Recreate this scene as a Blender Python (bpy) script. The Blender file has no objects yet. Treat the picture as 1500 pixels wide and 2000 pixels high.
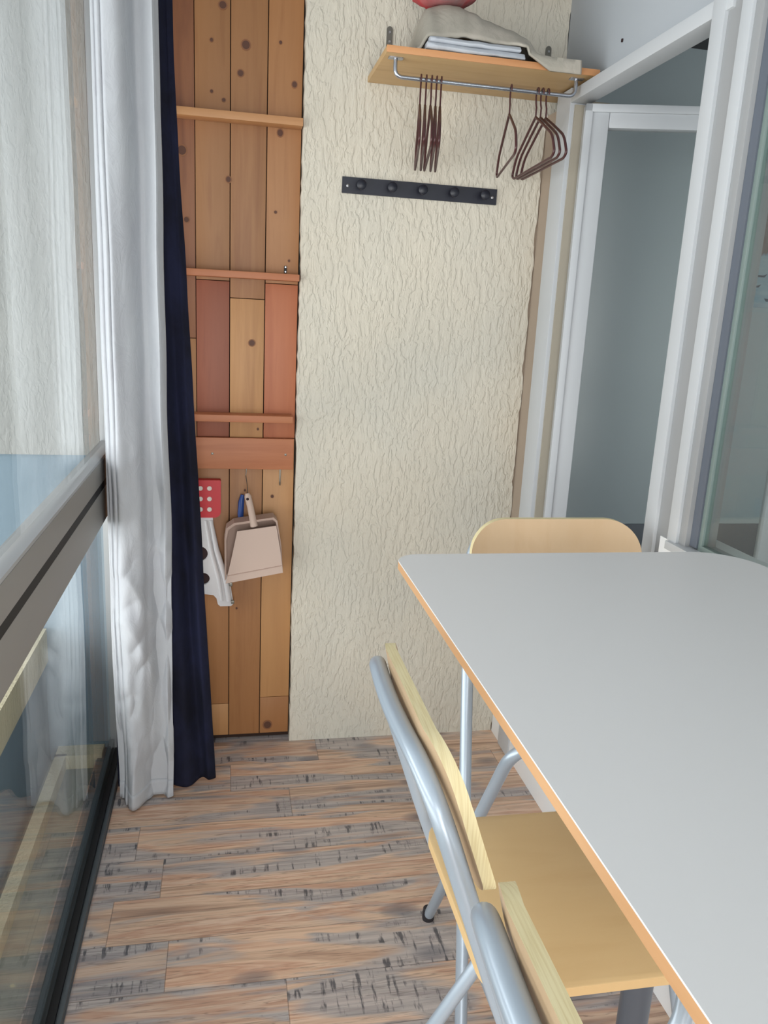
import bpy, bmesh, math, random
from mathutils import Vector, Matrix, noise
R = math.radians
C = bpy.context.scene.collection

# ------------------------------------------------------------------ camera
cam_data = bpy.data.cameras.new('camera')
cam = bpy.data.objects.new('camera', cam_data); C.objects.link(cam)
cam_data.sensor_fit = 'VERTICAL'; cam_data.sensor_height = 24.0
cam_data.lens = 24.0 * 1547.0 / 2000.0
cam_data.clip_start = 0.02; cam_data.clip_end = 200
MX = Matrix(((0.9807749, -0.00193183, -0.19513292),
             (-0.18867912, 0.24583598, -0.95077067),
             (0.04980742, 0.96930952, 0.24074527))).to_4x4()
cam.matrix_world = Matrix.Translation((0, 0, 1.5)) @ MX
bpy.context.scene.camera = cam

# ------------------------------------------------------------------ light, exposure
sc = bpy.context.scene
sc.view_settings.view_transform = 'Standard'; sc.view_settings.look = 'None'
sc.view_settings.gamma = 1.0; sc.view_settings.use_curve_mapping = False
sc.view_settings.exposure = 0.28
w = bpy.data.worlds.new('sky'); sc.world = w; w.use_nodes = True
bg = w.node_tree.nodes['Background']
bg.inputs['Color'].default_value = (0.93, 0.96, 1.0, 1); bg.inputs['Strength'].default_value = 1.0

def area(name, loc, rot, sx, sy, power, col=(1, 1, 1)):
    l = bpy.data.lights.new(name, 'AREA'); l.shape = 'RECTANGLE'; l.size = sx; l.size_y = sy
    l.energy = power; l.color = col
    o = bpy.data.objects.new(name, l); C.objects.link(o); o.location = loc; o.rotation_euler = rot
    return o
# overcast daylight entering through the long window on the left
area('daylight_window', (-1.9, 0.4, 0.95), (0, R(-88), 0), 1.7, 4.2, 86, (1.0, 0.985, 0.97))
area('rear_fill', (0.1, -1.9, 1.0), (R(84), 0, 0), 1.2, 1.7, 50, (1.0, 0.985, 0.96))  # added fill lamp behind the camera, lifts the low wall and floor

# ------------------------------------------------------------------ helpers
def S(r, g, b):
    f = lambda c: (c/255/12.92) if c/255 <= 0.04045 else ((c/255+0.055)/1.055)**2.4
    return (f(r), f(g), f(b), 1)

def mat(name, col, rough=0.6, metal=0.0, spec=0.5):
    m = bpy.data.materials.new(name); m.use_nodes = True
    b = m.node_tree.nodes['Principled BSDF']
    b.inputs['Base Color'].default_value = col; b.inputs['Roughness'].default_value = rough
    b.inputs['Metallic'].default_value = metal; b.inputs['Specular IOR Level'].default_value = spec
    return m

class NT:
    def __init__(s, m):
        s.t = m.node_tree; s.b = s.t.nodes['Principled BSDF']
    def n(s, typ, **kw):
        nd = s.t.nodes.new(typ)
        for k, v in kw.items():
            if k.startswith('i_'):
                key = k[2:].replace('_', ' ')
                nd.inputs[key].default_value = v
            else: setattr(nd, k, v)
        return nd
    def l(s, a, b): s.t.links.new(a, b)
    def coord(s, scale=(1, 1, 1), loc=(0, 0, 0), which='Object'):
        tc = s.n('ShaderNodeTexCoord'); mp = s.n('ShaderNodeMapping')
        mp.inputs['Scale'].default_value = scale; mp.inputs['Location'].default_value = loc
        s.l(tc.outputs[which], mp.inputs['Vector']); return mp.outputs['Vector']
    def noise(s, vec, scale, detail=4, rough=0.55, dist=0.0):
        nd = s.n('ShaderNodeTexNoise'); nd.inputs['Scale'].default_value = scale
        nd.inputs['Detail'].default_value = detail; nd.inputs['Roughness'].default_value = rough
        nd.inputs['Distortion'].default_value = dist
        s.l(vec, nd.inputs['Vector']); return nd.outputs['Fac']
    def ramp(s, fac, stops, interp='LINEAR'):
        nd = s.n('ShaderNodeValToRGB'); nd.color_ramp.interpolation = interp
        e = nd.color_ramp.elements
        while len(e) > 1: e.remove(e[-1])
        e[0].position = stops[0][0]; e[0].color = stops[0][1]
        for p, c in stops[1:]:
            x = e.new(p); x.color = c
        s.l(fac, nd.inputs['Fac']); return nd.outputs['Color']
    def mix(s, fac, a, b, mode='MIX'):
        nd = s.n('ShaderNodeMix', data_type='RGBA', blend_type=mode)
        for sock, v in ((nd.inputs[0], fac), (nd.inputs[6], a), (nd.inputs[7], b)):
            if isinstance(v, (int, float, tuple)): sock.default_value = v
            else: s.l(v, sock)
        return nd.outputs[2]
    def math(s, op, a, b=None):
        nd = s.n('ShaderNodeMath', operation=op)
        for i, v in enumerate((a, b)):
            if v is None: continue
            if isinstance(v, (int, float)): nd.inputs[i].default_value = v
            else: s.l(v, nd.inputs[i])
        return nd.outputs[0]
    def color(s, c): s.l(c, s.b.inputs['Base Color'])
    def bump(s, h, strength=0.5, dist=0.002):
        nd = s.n('ShaderNodeBump'); nd.inputs['Strength'].default_value = strength
        nd.inputs['Distance'].default_value = dist
        s.l(h, nd.inputs['Height']); s.l(nd.outputs['Normal'], s.b.inputs['Normal'])

BW = ((0, 0, 0, 1), (1, 1, 1, 1))
def stucco_mat(name, base, dark, strength=1.0):
    m = mat(name, base, 0.85, spec=0.2); t = NT(m)
    v = t.coord((1, 1, 0.38))
    wv = t.noise(v, 9, 3)
    # warp the coordinates so ridges wander
    tc = t.n('ShaderNodeVectorMath', operation='SCALE'); nz = t.n('ShaderNodeTexNoise')
    nz.inputs['Scale'].default_value = 14; nz.inputs['Detail'].default_value = 3
    t.l(v, nz.inputs['Vector']); t.l(nz.outputs['Color'], tc.inputs[0]); tc.inputs['Scale'].default_value = 0.04
    ad = t.n('ShaderNodeVectorMath', operation='ADD'); t.l(v, ad.inputs[0]); t.l(tc.outputs[0], ad.inputs[1])
    n1 = t.noise(ad.outputs[0], 70, 3, 0.5)
    ridge = t.ramp(n1, [(0.28, (0.1, 0.1, 0.1, 1)), (0.45, (0.3, 0.3, 0.3, 1)), (0.53, (0.8, 0.8, 0.8, 1)), (0.62, (1, 1, 1, 1)), (0.75, (0.75, 0.75, 0.75, 1))])
    n2 = t.noise(v, 150, 2, 0.5)
    h = t.math('ADD', ridge, t.math('MULTIPLY', n2, 0.18))
    big = t.noise(t.coord((1, 1, 1)), 2.2, 2)
    c = t.mix(t.ramp(big, [(0.35, BW[0]), (0.7, BW[1])]), base, dark)
    t.color(c); t.bump(h, strength, 0.004)
    return m

def wood_mat(name, c1, c2, c3=None, grain=(1, 1, 0.06), scale=40, rough=0.5, knots=True, rnd=False):
    m = mat(name, c1, rough); t = NT(m)
    v = t.coord(grain)
    n1 = t.noise(v, scale, 5, 0.6, 0.4); n2 = t.noise(v, scale*0.22, 3, 0.5, 0.8)
    f = t.math('ADD', t.math('MULTIPLY', n1, 0.45), t.math('MULTIPLY', n2, 0.55))
    c = t.ramp(f, [(0.34, c1), (0.52, c2), (0.68, c3 or c1)])
    if knots:
        vo = t.n('ShaderNodeTexVoronoi'); vo.inputs['Scale'].default_value = 5.5
        t.l(t.coord((1, 1, 0.55), (0.3, 0, 0.17)), vo.inputs['Vector'])
        k = t.ramp(vo.outputs['Distance'], [(0.035, (1, 1, 1, 1)), (0.075, (0, 0, 0, 1))])
        c = t.mix(k, c, S(96, 58, 34))
    t.color(c); t.bump(n1, 0.15, 0.001)
    return m

def new_obj(name, verts, faces, material, parent=None, smooth=True, mats=None, fm=None, kind=None, autosmooth=40):
    me = bpy.data.meshes.new(name); me.from_pydata([tuple(v) for v in verts], [], faces)
    for mm in (mats or [material]): me.materials.append(mm)
    if fm: me.polygons.foreach_set('material_index', fm)
    bm = bmesh.new(); bm.from_mesh(me); bmesh.ops.recalc_face_normals(bm, faces=bm.faces)
    if smooth:
        for f in bm.faces: f.smooth = True
        for e in bm.edges:
            if len(e.link_faces) == 2 and e.calc_face_angle(0) > R(autosmooth): e.smooth = False
    bm.to_mesh(me); bm.free(); me.update()
    o = bpy.data.objects.new(name, me); C.objects.link(o)
    if parent: o.parent = parent
    if kind: o['kind'] = kind
    return o

class MB:
    """collects shapes into ONE mesh"""
    def __init__(s): s.v = []; s.f = []; s.m = []
    def add(s, vs, fs, mi=0):
        o = len(s.v); s.v += [Vector(v) for v in vs]; s.f += [[i+o for i in f] for f in fs]; s.m += [mi]*len(fs); return s
    def box(s, x0, x1, y0, y1, z0, z1, bev=0.0, mi=0):
        bm = bmesh.new(); bmesh.ops.create_cube(bm, size=1)
        for v in bm.verts: v.co = Vector((x0+(v.co.x+.5)*(x1-x0), y0+(v.co.y+.5)*(y1-y0), z0+(v.co.z+.5)*(z1-z0)))
        if bev > 0: bmesh.ops.bevel(bm, geom=bm.edges[:], offset=bev, segments=2, profile=0.6, affect='EDGES')
        s.bm(bm, mi); return s
    def bm(s, bm, mi=0):
        bm.verts.index_update()
        s.add([v.co.copy() for v in bm.verts], [[v.index for v in f.verts] for f in bm.faces], mi); bm.free()
    def tube(s, pts, r, seg=14, closed=False, mi=0, cap=True):
        pts = [Vector(p) for p in pts]; n = len(pts)
        rr = r if isinstance(r, (list, tuple)) else [r]*n
        tans = []
        for i in range(n):
            if closed: a, b = pts[i-1], pts[(i+1) % n]
            else: a, b = pts[max(i-1, 0)], pts[min(i+1, n-1)]
            tans.append((b-a).normalized())
        t0 = tans[0]; up = Vector((0, 0, 1)) if abs(t0.z) < 0.9 else Vector((1, 0, 0))
        nrm = (up - t0*up.dot(t0)).normalized(); vs = []
        for i in range(n):
            t = tans[i]; nrm = (nrm - t*nrm.dot(t)).normalized(); bn = t.cross(nrm)
            for k in range(seg):
                a = 2*math.pi*k/seg; vs.append(pts[i] + (nrm*math.cos(a)+bn*math.sin(a))*rr[i])
        fs = []
        m = n if closed else n-1
        for i in range(m):
            for k in range(seg):
                a = i*seg+k; b = i*seg+(k+1) % seg; c = ((i+1) % n)*seg+(k+1) % seg; d = ((i+1) % n)*seg+k
                fs.append([a, b, c, d])
        if not closed and cap: fs.append(list(range(seg))); fs.append([(n-1)*seg+k for k in range(seg)])
        return s.add(vs, fs, mi)
    def prism(s, outline, axis, a0, a1, mi=0, bev=0.0, mi_side=None):
        """outline 2D in the two other axes, extruded along axis ('x','y','z')"""
        def P(u, v, w): return {'x': (w, u, v), 'y': (u, w, v), 'z': (u, v, w)}[axis]
        n = len(outline); vs = [P(u, v, a0) for u, v in outline]+[P(u, v, a1) for u, v in outline]
        s.add(vs, [list(range(n)), [n+i for i in range(n)][::-1]], mi)
        o = len(s.v)-2*n
        for i in range(n):
            s.f.append([o+i, o+(i+1) % n, o+n+(i+1) % n, o+n+i]); s.m.append(mi if mi_side is None else mi_side)
        return s
    def lathe(s, prof, loc=(0, 0, 0), axis='z', seg=24, mi=0):
        vs = []; L = Vector(loc)
        for r, h in prof:
            for k in range(seg):
                a = 2*math.pi*k/seg; c, d = r*math.cos(a), r*math.sin(a)
                vs.append(L+Vector({'z': (c, d, h), 'y': (c, h, d), 'x': (h, c, d)}[axis]))
        fs = [[i*seg+k, i*seg+(k+1) % seg, (i+1)*seg+(k+1) % seg, (i+1)*seg+k] for i in range(len(prof)-1) for k in range(seg)]
        fs += [list(range(seg)), [(len(prof)-1)*seg+k for k in range(seg)]]
        return s.add(vs, fs, mi)
    def xf(s, M):
        s.v = [M @ v for v in s.v]; return s
    def build(s, name, m, parent=None, kind=None, smooth=True, a=40):
        ms = m if isinstance(m, list) else [m]
        return new_obj(name, s.v, s.f, None, parent, smooth, ms, s.m, kind, a)

def smooth_path(pts, rad, n=7):
    """polyline with corners rounded by radius"""
    pts = [Vector(p) for p in pts]; out = [pts[0]]
    for i in range(1, len(pts)-1):
        a, b, c = pts[i-1], pts[i], pts[i+1]
        r = rad[i-1] if isinstance(rad, (list, tuple)) else rad
        d1 = (a-b); d2 = (c-b); l = min(r, d1.length*.48, d2.length*.48)
        p0 = b+d1.normalized()*l; p2 = b+d2.normalized()*l
        for k in range(n+1):
            t = k/n; out.append((1-t)**2*p0+2*t*(1-t)*b+t*t*p2)
    out.append(pts[-1]); return out

def rrect(x0, x1, y0, y1, r, n=8):
    rs = r if isinstance(r, (list, tuple)) else (r,)*4     # order: (x1,y1),(x0,y1),(x0,y0),(x1,y0)
    o = []
    for (cx, cy, sx, sy, a0), rr in zip(((x1, y1, 1, 1, 0), (x0, y1, -1, 1, 90), (x0, y0, -1, -1, 180), (x1, y0, 1, -1, 270)), rs):
        rr = max(rr, 1e-4)
        for k in range(n+1):
            a = R(a0+90*k/n); o.append((cx-sx*rr+rr*math.cos(a), cy-sy*rr+rr*math.sin(a)))
    return o

def thing(name, label, cat, loc=(0, 0, 0), rz=0.0, group=None):
    o = bpy.data.objects.new(name, None); C.objects.link(o); o.empty_display_size = 0.1
    o.location = loc; o.rotation_euler = (0, 0, rz); o['label'] = label; o['category'] = cat
    if group: o['group'] = group
    return o
def tag(o, label, cat, group=None):
    o['label'] = label; o['category'] = cat
    if group: o['group'] = group
    return o
def dup(root, loc=None, rz=None, label=None, name=None):
    r = root.copy(); C.objects.link(r)
    if loc is not None: r.location = loc
    if rz is not None: r.rotation_euler = (0, 0, rz)
    if label: r['label'] = label
    for ch in list(root.children):
        c = ch.copy(); C.objects.link(c); c.parent = r
        for g in list(ch.children):
            d = g.copy(); C.objects.link(d); d.parent = c
    return r

# ------------------------------------------------------------------ materials
M_stucco = stucco_mat('cream_stucco', S(214, 206, 190), S(206, 202, 190), 0.75)
M_ext = stucco_mat('outdoor_stucco', S(170, 170, 167), S(165, 166, 163), 0.35)
M_extlow = stucco_mat('outdoor_blue_paint', S(138, 156, 168), S(132, 150, 163), 0.1)
M_kerb = stucco_mat('kerb_stucco', S(232, 220, 188), S(222, 211, 180), 0.6)
M_white = mat('white_paint', S(188, 191, 194), 0.4)
M_white2 = mat('white_matt_paint', S(176, 181, 186), 0.6)
M_whitelow = mat('bright_white_paint', S(240, 241, 242), 0.5)
M_beige = mat('beige_reveal', S(165, 157, 142), 0.6)
M_creamgap = mat('brown_gap', S(160, 144, 128), 0.8)
M_graysh = mat('grey_post', S(150, 151, 152), 0.5)
M_alu = mat('bronze_aluminium', S(160, 157, 152), 0.5, 0.1)
M_alul = mat('light_aluminium', S(190, 192, 194), 0.35, 0.3)
M_alud = mat('dark_aluminium', S(88, 94, 98), 0.4, 0.4)
M_rubber = mat('black_rubber', S(22, 22, 24), 0.6)
M_green = mat('glazing_bead', S(118, 132, 128), 0.4)
M_dgasket = mat('grey_gasket', S(92, 98, 108), 0.6)
M_tube = mat('silver_tube', S(172, 184, 196), 0.33, 0.35)
M_foot = mat('black_foot', S(38, 34, 38), 0.6)
M_chrome = mat('chrome', S(170, 174, 182), 0.22, 0.85)
M_steel = mat('dull_steel', S(120, 118, 110), 0.4, 0.7)
M_black = mat('black_metal', S(30, 32, 44), 0.4)
M_knob = mat('black_knob', S(24, 26, 38), 0.38)
M_screw = mat('screw_steel', S(170, 170, 172), 0.3, 0.8)
M_hanger = mat('maroon_plastic', S(74, 40, 40), 0.38)
M_colgrey = mat('column_grey', S(92, 96, 104), 0.4, 0.3)
M_red = mat('red_plastic', S(190, 28, 40), 0.45)
M_whitepl = mat('white_plastic', S(205, 203, 204), 0.45)
M_dot = mat('white_dot', S(222, 214, 206), 0.5)
M_pan = mat('beige_plastic', S(192, 168, 154), 0.5)
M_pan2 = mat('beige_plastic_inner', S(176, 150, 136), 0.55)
M_blue = mat('blue_plastic', S(24, 62, 130), 0.4)
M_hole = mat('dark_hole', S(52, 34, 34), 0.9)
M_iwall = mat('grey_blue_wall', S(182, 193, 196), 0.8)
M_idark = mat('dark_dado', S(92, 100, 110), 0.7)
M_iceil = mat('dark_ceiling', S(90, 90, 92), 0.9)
M_ledge = None

def fabric(name, c1, c2, rough=0.9, sheen=0.0, wr=0.35):
    m = mat(name, c1, rough, spec=0.2); t = NT(m)
    v = t.coord((1, 1, 0.5)); n = t.noise(v, 9, 4, 0.6, 0.6)
    t.color(t.ramp(n, [(0.35, c1), (0.65, c2)]))
    t.bump(t.noise(t.coord((1, 1, 0.6)), 22, 4, 0.55, 1.0), wr, 0.01)
    return m
M_curt = fabric('light_grey_fabric', S(178, 181, 185), S(172, 174, 179))
NT(M_curt)
M_navy = fabric('navy_fabric', S(32, 35, 58), S(24, 25, 38), wr=0.2)
M_clothw = fabric('white_cotton', S(200, 204, 210), S(190, 194, 202))
M_clothb = fabric('beige_linen', S(186, 178, 166), S(168, 162, 150))
M_clothr = fabric('red_cotton', S(186, 72, 76), S(150, 120, 118))

M_pine = wood_mat('pine', S(176, 124, 82), S(196, 144, 96), S(176, 118, 76), grain=(0.08, 1, 1), scale=30, knots=False)
M_pineshelf = wood_mat('pine_shelf_board', S(188, 152, 104), S(196, 162, 114), S(168, 130, 86), grain=(0.08, 1, 1), scale=30, knots=False)
M_pineedge = wood_mat('orange_pine_edge', S(206, 150, 100), S(200, 142, 94), S(190, 132, 86), grain=(0.1, 1, 1), scale=30, knots=False)
M_redpine = wood_mat('reddish_pine', S(172, 104, 68), S(180, 114, 76), S(160, 92, 58), grain=(0.08, 1, 1), scale=30, knots=False)
M_birch = wood_mat('birch_veneer', S(226, 192, 138), S(230, 198, 146), S(220, 184, 130), grain=(0.15, 1, 1), scale=14, rough=0.38, knots=False)
M_birchback = wood_mat('birch_back_veneer', S(194, 164, 128), S(198, 170, 136), S(188, 156, 120), grain=(1, 1, 0.12), scale=14, rough=0.38, knots=False)
def ply_edge():
    m = mat('plywood_edge', S(222, 204, 156), 0.6); t = NT(m)
    v = t.coord((1, 0.04, 0.04)); n = t.noise(v, 500, 2, 0.5)
    t.color(t.ramp(n, [(0.35, S(222, 204, 156)), (0.6, S(234, 220, 176))])); return m
M_ply = ply_edge()
M_plyseat = mat('seat_edge', S(206, 172, 122), 0.6)
M_tabtop = mat('white_laminate', S(230, 228, 227), 0.5)
M_tabedge = wood_mat('birch_edge_band', S(218, 172, 128), S(210, 162, 116), S(224, 182, 140), grain=(1, 0.1, 1), scale=40, knots=False)

def glass_mat(name, tint, base=0.04, k=0.96, tr=0.0):
    m = bpy.data.materials.new(name); m.use_nodes = True; t = m.node_tree; t.nodes.clear()
    out = t.nodes.new('ShaderNodeOutputMaterial'); mx = t.nodes.new('ShaderNodeMixShader')
    tp = t.nodes.new('ShaderNodeBsdfTransparent'); tp.inputs[0].default_value = tint
    gl = t.nodes.new('ShaderNodeBsdfGlossy'); gl.inputs['Roughness'].default_value = tr; gl.inputs[0].default_value = (1, 1, 1, 1)
    lw = t.nodes.new('ShaderNodeLayerWeight'); lw.inputs['Blend'].default_value = 0.5
    p = t.nodes.new('ShaderNodeMath'); p.operation = 'POWER'; p.inputs[1].default_value = 5
    q = t.nodes.new('ShaderNodeMath'); q.operation = 'MULTIPLY_ADD'; q.inputs[1].default_value = k; q.inputs[2].default_value = base
    L = t.links.new
    L(lw.outputs['Facing'], p.inputs[0]); L(p.outputs[0], q.inputs[0]); L(q.outputs[0], mx.inputs[0])
    L(tp.outputs[0], mx.inputs[1]); L(gl.outputs[0], mx.inputs[2]); L(mx.outputs[0], out.inputs[0])
    return m
M_glass = glass_mat('window_glass', (0.96, 0.98, 0.98, 1), 0.03, 0.62)
M_glassr = glass_mat('interior_glass', (0.90, 0.94, 0.93, 1), 0.03, 0.6)

M_glassl = glass_mat('door_leaf_glass', (0.98, 0.99, 0.985, 1), 0.03, 0.5, 0.35)

def floor_mat():
    m = mat('rustic_vinyl_planks', S(160, 140, 120), 0.42); t = NT(m)
    tc = t.n('ShaderNodeTexCoord'); sp = t.n('ShaderNodeSeparateXYZ'); t.l(tc.outputs['Object'], sp.inputs[0])
    PW = 0.152; PL = 0.92
    row = t.math('FLOOR', t.math('DIVIDE', sp.outputs['Y'], PW))
    offs = t.math('FRACT', t.math('MULTIPLY', t.math('SINE', t.math('MULTIPLY', row, 12.9898)), 43.758))
    xx = t.math('ADD', t.math('DIVIDE', sp.outputs['X'], PL), offs)
    col = t.math('FLOOR', xx)
    wn = t.n('ShaderNodeTexWhiteNoise', noise_dimensions='2D')
    cb = t.n('ShaderNodeCombineXYZ'); t.l(row, cb.inputs[0]); t.l(col, cb.inputs[1]); t.l(cb.outputs[0], wn.inputs['Vector'])
    seed = wn.outputs['Value']
    # coordinate shifted per plank
    def vec(sx, sy, add=0.0):
        c = t.n('ShaderNodeCombineXYZ')
        t.l(t.math('ADD', t.math('MULTIPLY', sp.outputs['X'], sx), t.math('MULTIPLY', seed, 31.0)), c.inputs[0])
        t.l(t.math('ADD', t.math('MULTIPLY', sp.outputs['Y'], sy), add), c.inputs[1])
        t.l(t.math('MULTIPLY', seed, 17.0), c.inputs[2]); return c.outputs[0]
    g1 = t.noise(vec(1.0, 15), 1.0, 5, 0.62, 0.6)          # long streaks
    g2 = t.noise(vec(6, 90, 3.3), 1.0, 3, 0.55, 0.3)      # fine grain
    base = t.ramp(g1, [(0.28, S(140, 115, 102)), (0.38, S(192, 159, 136)), (0.47, S(230, 201, 175)), (0.53, S(205, 163, 138)), (0.60, S(234, 207, 184)), (0.70, S(211, 178, 154)), (0.80, S(174, 159, 148))])
    base = t.mix(t.math('MULTIPLY', g2, 0.36), base, S(138, 116, 100), 'MIX')
    # per-strip tone (three strips in a plank)
    gp = t.noise(vec(1.5, 9, 7.7), 1.0, 3, 0.5, 1.2)
    gmask = t.ramp(gp, [(0.48, (0, 0, 0, 1)), (0.56, (1, 1, 1, 1))])
    grey = t.ramp(g2, [(0.3, S(120, 130, 140)), (0.7, S(192, 190, 190))])
    c = t.mix(t.math('MULTIPLY', gmask, 0.75), base, grey)
    # saw marks: short cross ticks inside some patches
    tk = t.noise(vec(60, 7, 1.9), 1.0, 4, 0.7, 0.0)
    tm = t.ramp(tk, [(0.54, (0, 0, 0, 1)), (0.62, (1, 1, 1, 1))])
    pm = t.ramp(t.noise(vec(1.5, 9, 7.7), 1.0, 3, 0.5, 1.2), [(0.55, (0, 0, 0, 1)), (0.60, (1, 1, 1, 1))])
    c = t.mix(t.math('MULTIPLY', t.math('MULTIPLY', tm, pm), 0.8), c, S(44, 48, 60))
    # thin dark cracks along the plank
    ck = t.noise(vec(1.1, 34, 9.2), 1.0, 4, 0.6, 1.2)
    cm = t.ramp(ck, [(0.485, (0, 0, 0, 1)), (0.5, (1, 1, 1, 1)), (0.515, (0, 0, 0, 1))])
    c = t.mix(t.math('MULTIPLY', cm, 0.45), c, S(58, 52, 52))
    # knots
    vo = t.n('ShaderNodeTexVoronoi'); vo.inputs['Scale'].default_value = 1.0
    t.l(vec(3.3, 7.2, 2.0), vo.inputs['Vector'])
    km = t.ramp(vo.outputs['Distance'], [(0.05, (1, 1, 1, 1)), (0.16, (0.5, 0.5, 0.5, 1)), (0.22, (0, 0, 0, 1))])
    c = t.mix(t.math('MULTIPLY', km, 0.75), c, S(84, 90, 102))
    # seams
    fy = t.math('FRACT', t.math('DIVIDE', sp.outputs['Y'], PW)); fx = t.math('FRACT', xx)
    sy = t.math('LESS_THAN', fy, 0.012); sx = t.math('LESS_THAN', fx, 0.0022)
    c = t.mix(t.math('MULTIPLY', t.math('MAXIMUM', sy, sx), 0.55), c, S(60, 52, 48))
    tone = t.ramp(seed, [(0.0, (0.84, 0.84, 0.86, 1)), (1.0, (1.06, 1.0, 0.96, 1))])
    c = t.mix(1.0, c, tone, 'MULTIPLY')
    t.color(c); t.bump(g2, 0.12, 0.001)
    return m

def ledge_mat():
    m = mat('mossy_concrete', S(120, 122, 112), 0.9); t = NT(m)
    v = t.coord((1, 0.4, 1)); n = t.noise(v, 9, 5, 0.6); sp = t.noise(t.coord((1, 1, 1)), 16, 2)
    c = t.ramp(n, [(0.35, S(128, 132, 126)), (0.6, S(160, 160, 146)), (0.75, S(148, 150, 134))])
    c = t.mix(t.ramp(sp, [(0.72, BW[0]), (0.76, BW[1])]), c, S(196, 188, 150))
    t.color(c); t.bump(n, 0.3, 0.004); return m

# ------------------------------------------------------------------ structure
YE = 2.57          # stucco face
ZC = 2.5
X0 = -0.337; XR = 0.98
YB = -2.2
flr = MB().box(-0.43, 0.985, YB, 2.62, -0.05, 0).build('floor', floor_mat(), kind='structure')
MB().box(-0.6, 1.3, YB-0.1, 2.7, ZC, ZC+0.1).build('ceiling', M_white2, kind='structure')
# stucco end wall: slab with an uneven trowelled outline
rng = random.Random(3)
def stucco_wall():
    ol = []
    zs = [i*0.02 for i in range(0, 126)]
    for z in zs: ol.append((0.2235+rng.uniform(-.0022, .0018)+0.0012*math.sin(z*9), z))
    for z in reversed(zs):
        xr = 0.981 if z < 2.13 else 1.03
        ol.append((xr+rng.uniform(-.0025, .0025)+0.002*math.sin(z*31), z))
    m = MB(); m.prism(ol, 'y', YE, 2.72)
    return m.build('wall_back', M_stucco, kind='structure', smooth=False)
stucco_wall()
MB().box(0.97, 1.03, YE+0.005, 2.72, 0, ZC).box(0.986, 1.035, 2.474, YE+0.006, 0.0, 2.13).build('trim_1', M_creamgap, kind='structure')
MB().box(0.80, 1.03, 2.50, 2.57, 2.462, 2.5, 0.003).build('trim_2', mat('brown_batten', S(150, 122, 96), 0.6), kind='structure')

# planked part of the end wall: one surface of boards, each segment with its own wood tone
def boards():
    cols = [(-0.45, -0.306, 0), (-0.305, -0.202, 1), (-0.201, -0.0945, 2), (-0.0925, 0.0078, 3), (0.0105, 0.1158, 4), (0.1185, 0.2195, 5)]
    mats = []
    def wm(n, a, b, c): mats.append(wood_mat(n, a, b, c, grain=(1, 1, 0.07), scale=36, knots=False)); return len(mats)-1
    A = wm('pine_a', S(154, 104, 62), S(162, 113, 70), S(142, 92, 54))
    B = wm('pine_b', S(146, 100, 60), S(154, 108, 68), S(136, 90, 54))
    D = wm('pine_red', S(132, 72, 50), S(142, 80, 56), S(118, 62, 44))
    E = wm('pine_orange', S(166, 96, 62), S(174, 104, 68), S(156, 86, 54))
    L = wm('pine_pale', S(176, 128, 82), S(184, 136, 88), S(164, 116, 72))
    DK = wm('pine_dark', S(130, 82, 54), S(140, 90, 58), S(118, 72, 48))
    mats.append(mat('dark_gap_backing', S(52, 34, 26), 0.9)); G = len(mats)-1
    mats.append(mat('wood_knot', S(84, 50, 34), 0.6)); K = len(mats)-1
    mats.append(mat('wood_knot_ring', S(132, 86, 54), 0.6)); K2 = len(mats)-1
    seg = {0: [(0.02, 2.5, B)], 1: [(0.02, 2.5, A)],
           2: [(0.02, 1.4, A), (1.402, 2.5, DK)],
           3: [(0.02, 0.141, L), (0.1425, 1.09, A), (1.092, 1.578, D), (1.58, 2.5, B)],
           4: [(0.02, 1.09, A), (1.092, 1.528, L), (1.53, 2.5, B)],
           5: [(0.02, 0.160, A), (0.1615, 1.09, L), (1.092, 1.578, E), (1.58, 2.5, A)]}
    m = MB()
    for x0, x1, k in cols:
        for z0, z1, mi in seg[k]:
            m.box(x0, x1, 2.600+0.0006*(k % 2), 2.62, z0, z1, 0.0012, mi)
    m.box(-0.45, 0.222, 2.616, 2.72, 0, 2.5, 0, G)
    for x, z, r in ((0.053, 2.242, .011), (0.038, 2.166, .008), (-0.131, 1.943, .012), (0.156, 2.015, .008), (0.196, 2.151, .007), (0.153, 2.259, .004),
                    (0.078, 1.394, .009), (0.146, 0.052, .013), (-0.013, 2.338, .010), (0.004, 1.873, .007), (-0.045, 2.245, .004), (-0.045, 2.11, .004), (-0.01, 2.09, .005),
                    (0.146, 1.79, .004), (0.15, .895, .0045), (0.06, .915, .003), (0.035, .50, .003), (-0.06, .22, .003), (0.1, 1.12, .003), (0.19, 1.65, .003), (-0.12, 1.75, .007)):
        ring = []
        n = 14; e = rng.uniform(.9, 1.35)
        for rr, yy, mi in ((r*1.35, 2.5988, K2), (r, 2.5983, K)):
            vs = [(x+rr*math.cos(2*math.pi*k/n), yy, z+rr*e*math.sin(2*math.pi*k/n)) for k in range(n)]
            vs2 = [(a, 2.603, c) for a, b, c in vs]
            m.add(vs+vs2, [list(range(n))]+[[i, (i+1) % n, n+(i+1) % n, n+i] for i in range(n)], mi)
    return m.build('wall_boards', mats, kind='structure')
boards()

# ---- right side: low wall, lintel, posts, upper wall
MB().box(0.982, 1.10, 1.60, 2.565, 0, 0.30, 0.002).box(0.98, 1.10, YB, 1.60, 0, 1.04).build('wall_right', M_whitelow, kind='structure')
MB().box(1.03, 1.08, YB, 2.57, 2.157, ZC).box(1.012, 1.03, 1.72, 1.728, 2.2, 2.2).build('wall_right_upper', M_white2, kind='structure')
MB().box(1.026, 1.031, 2.185, 2.191, 2.235, 2.243, .001).build('trim_3', M_hole, kind='structure')
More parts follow.
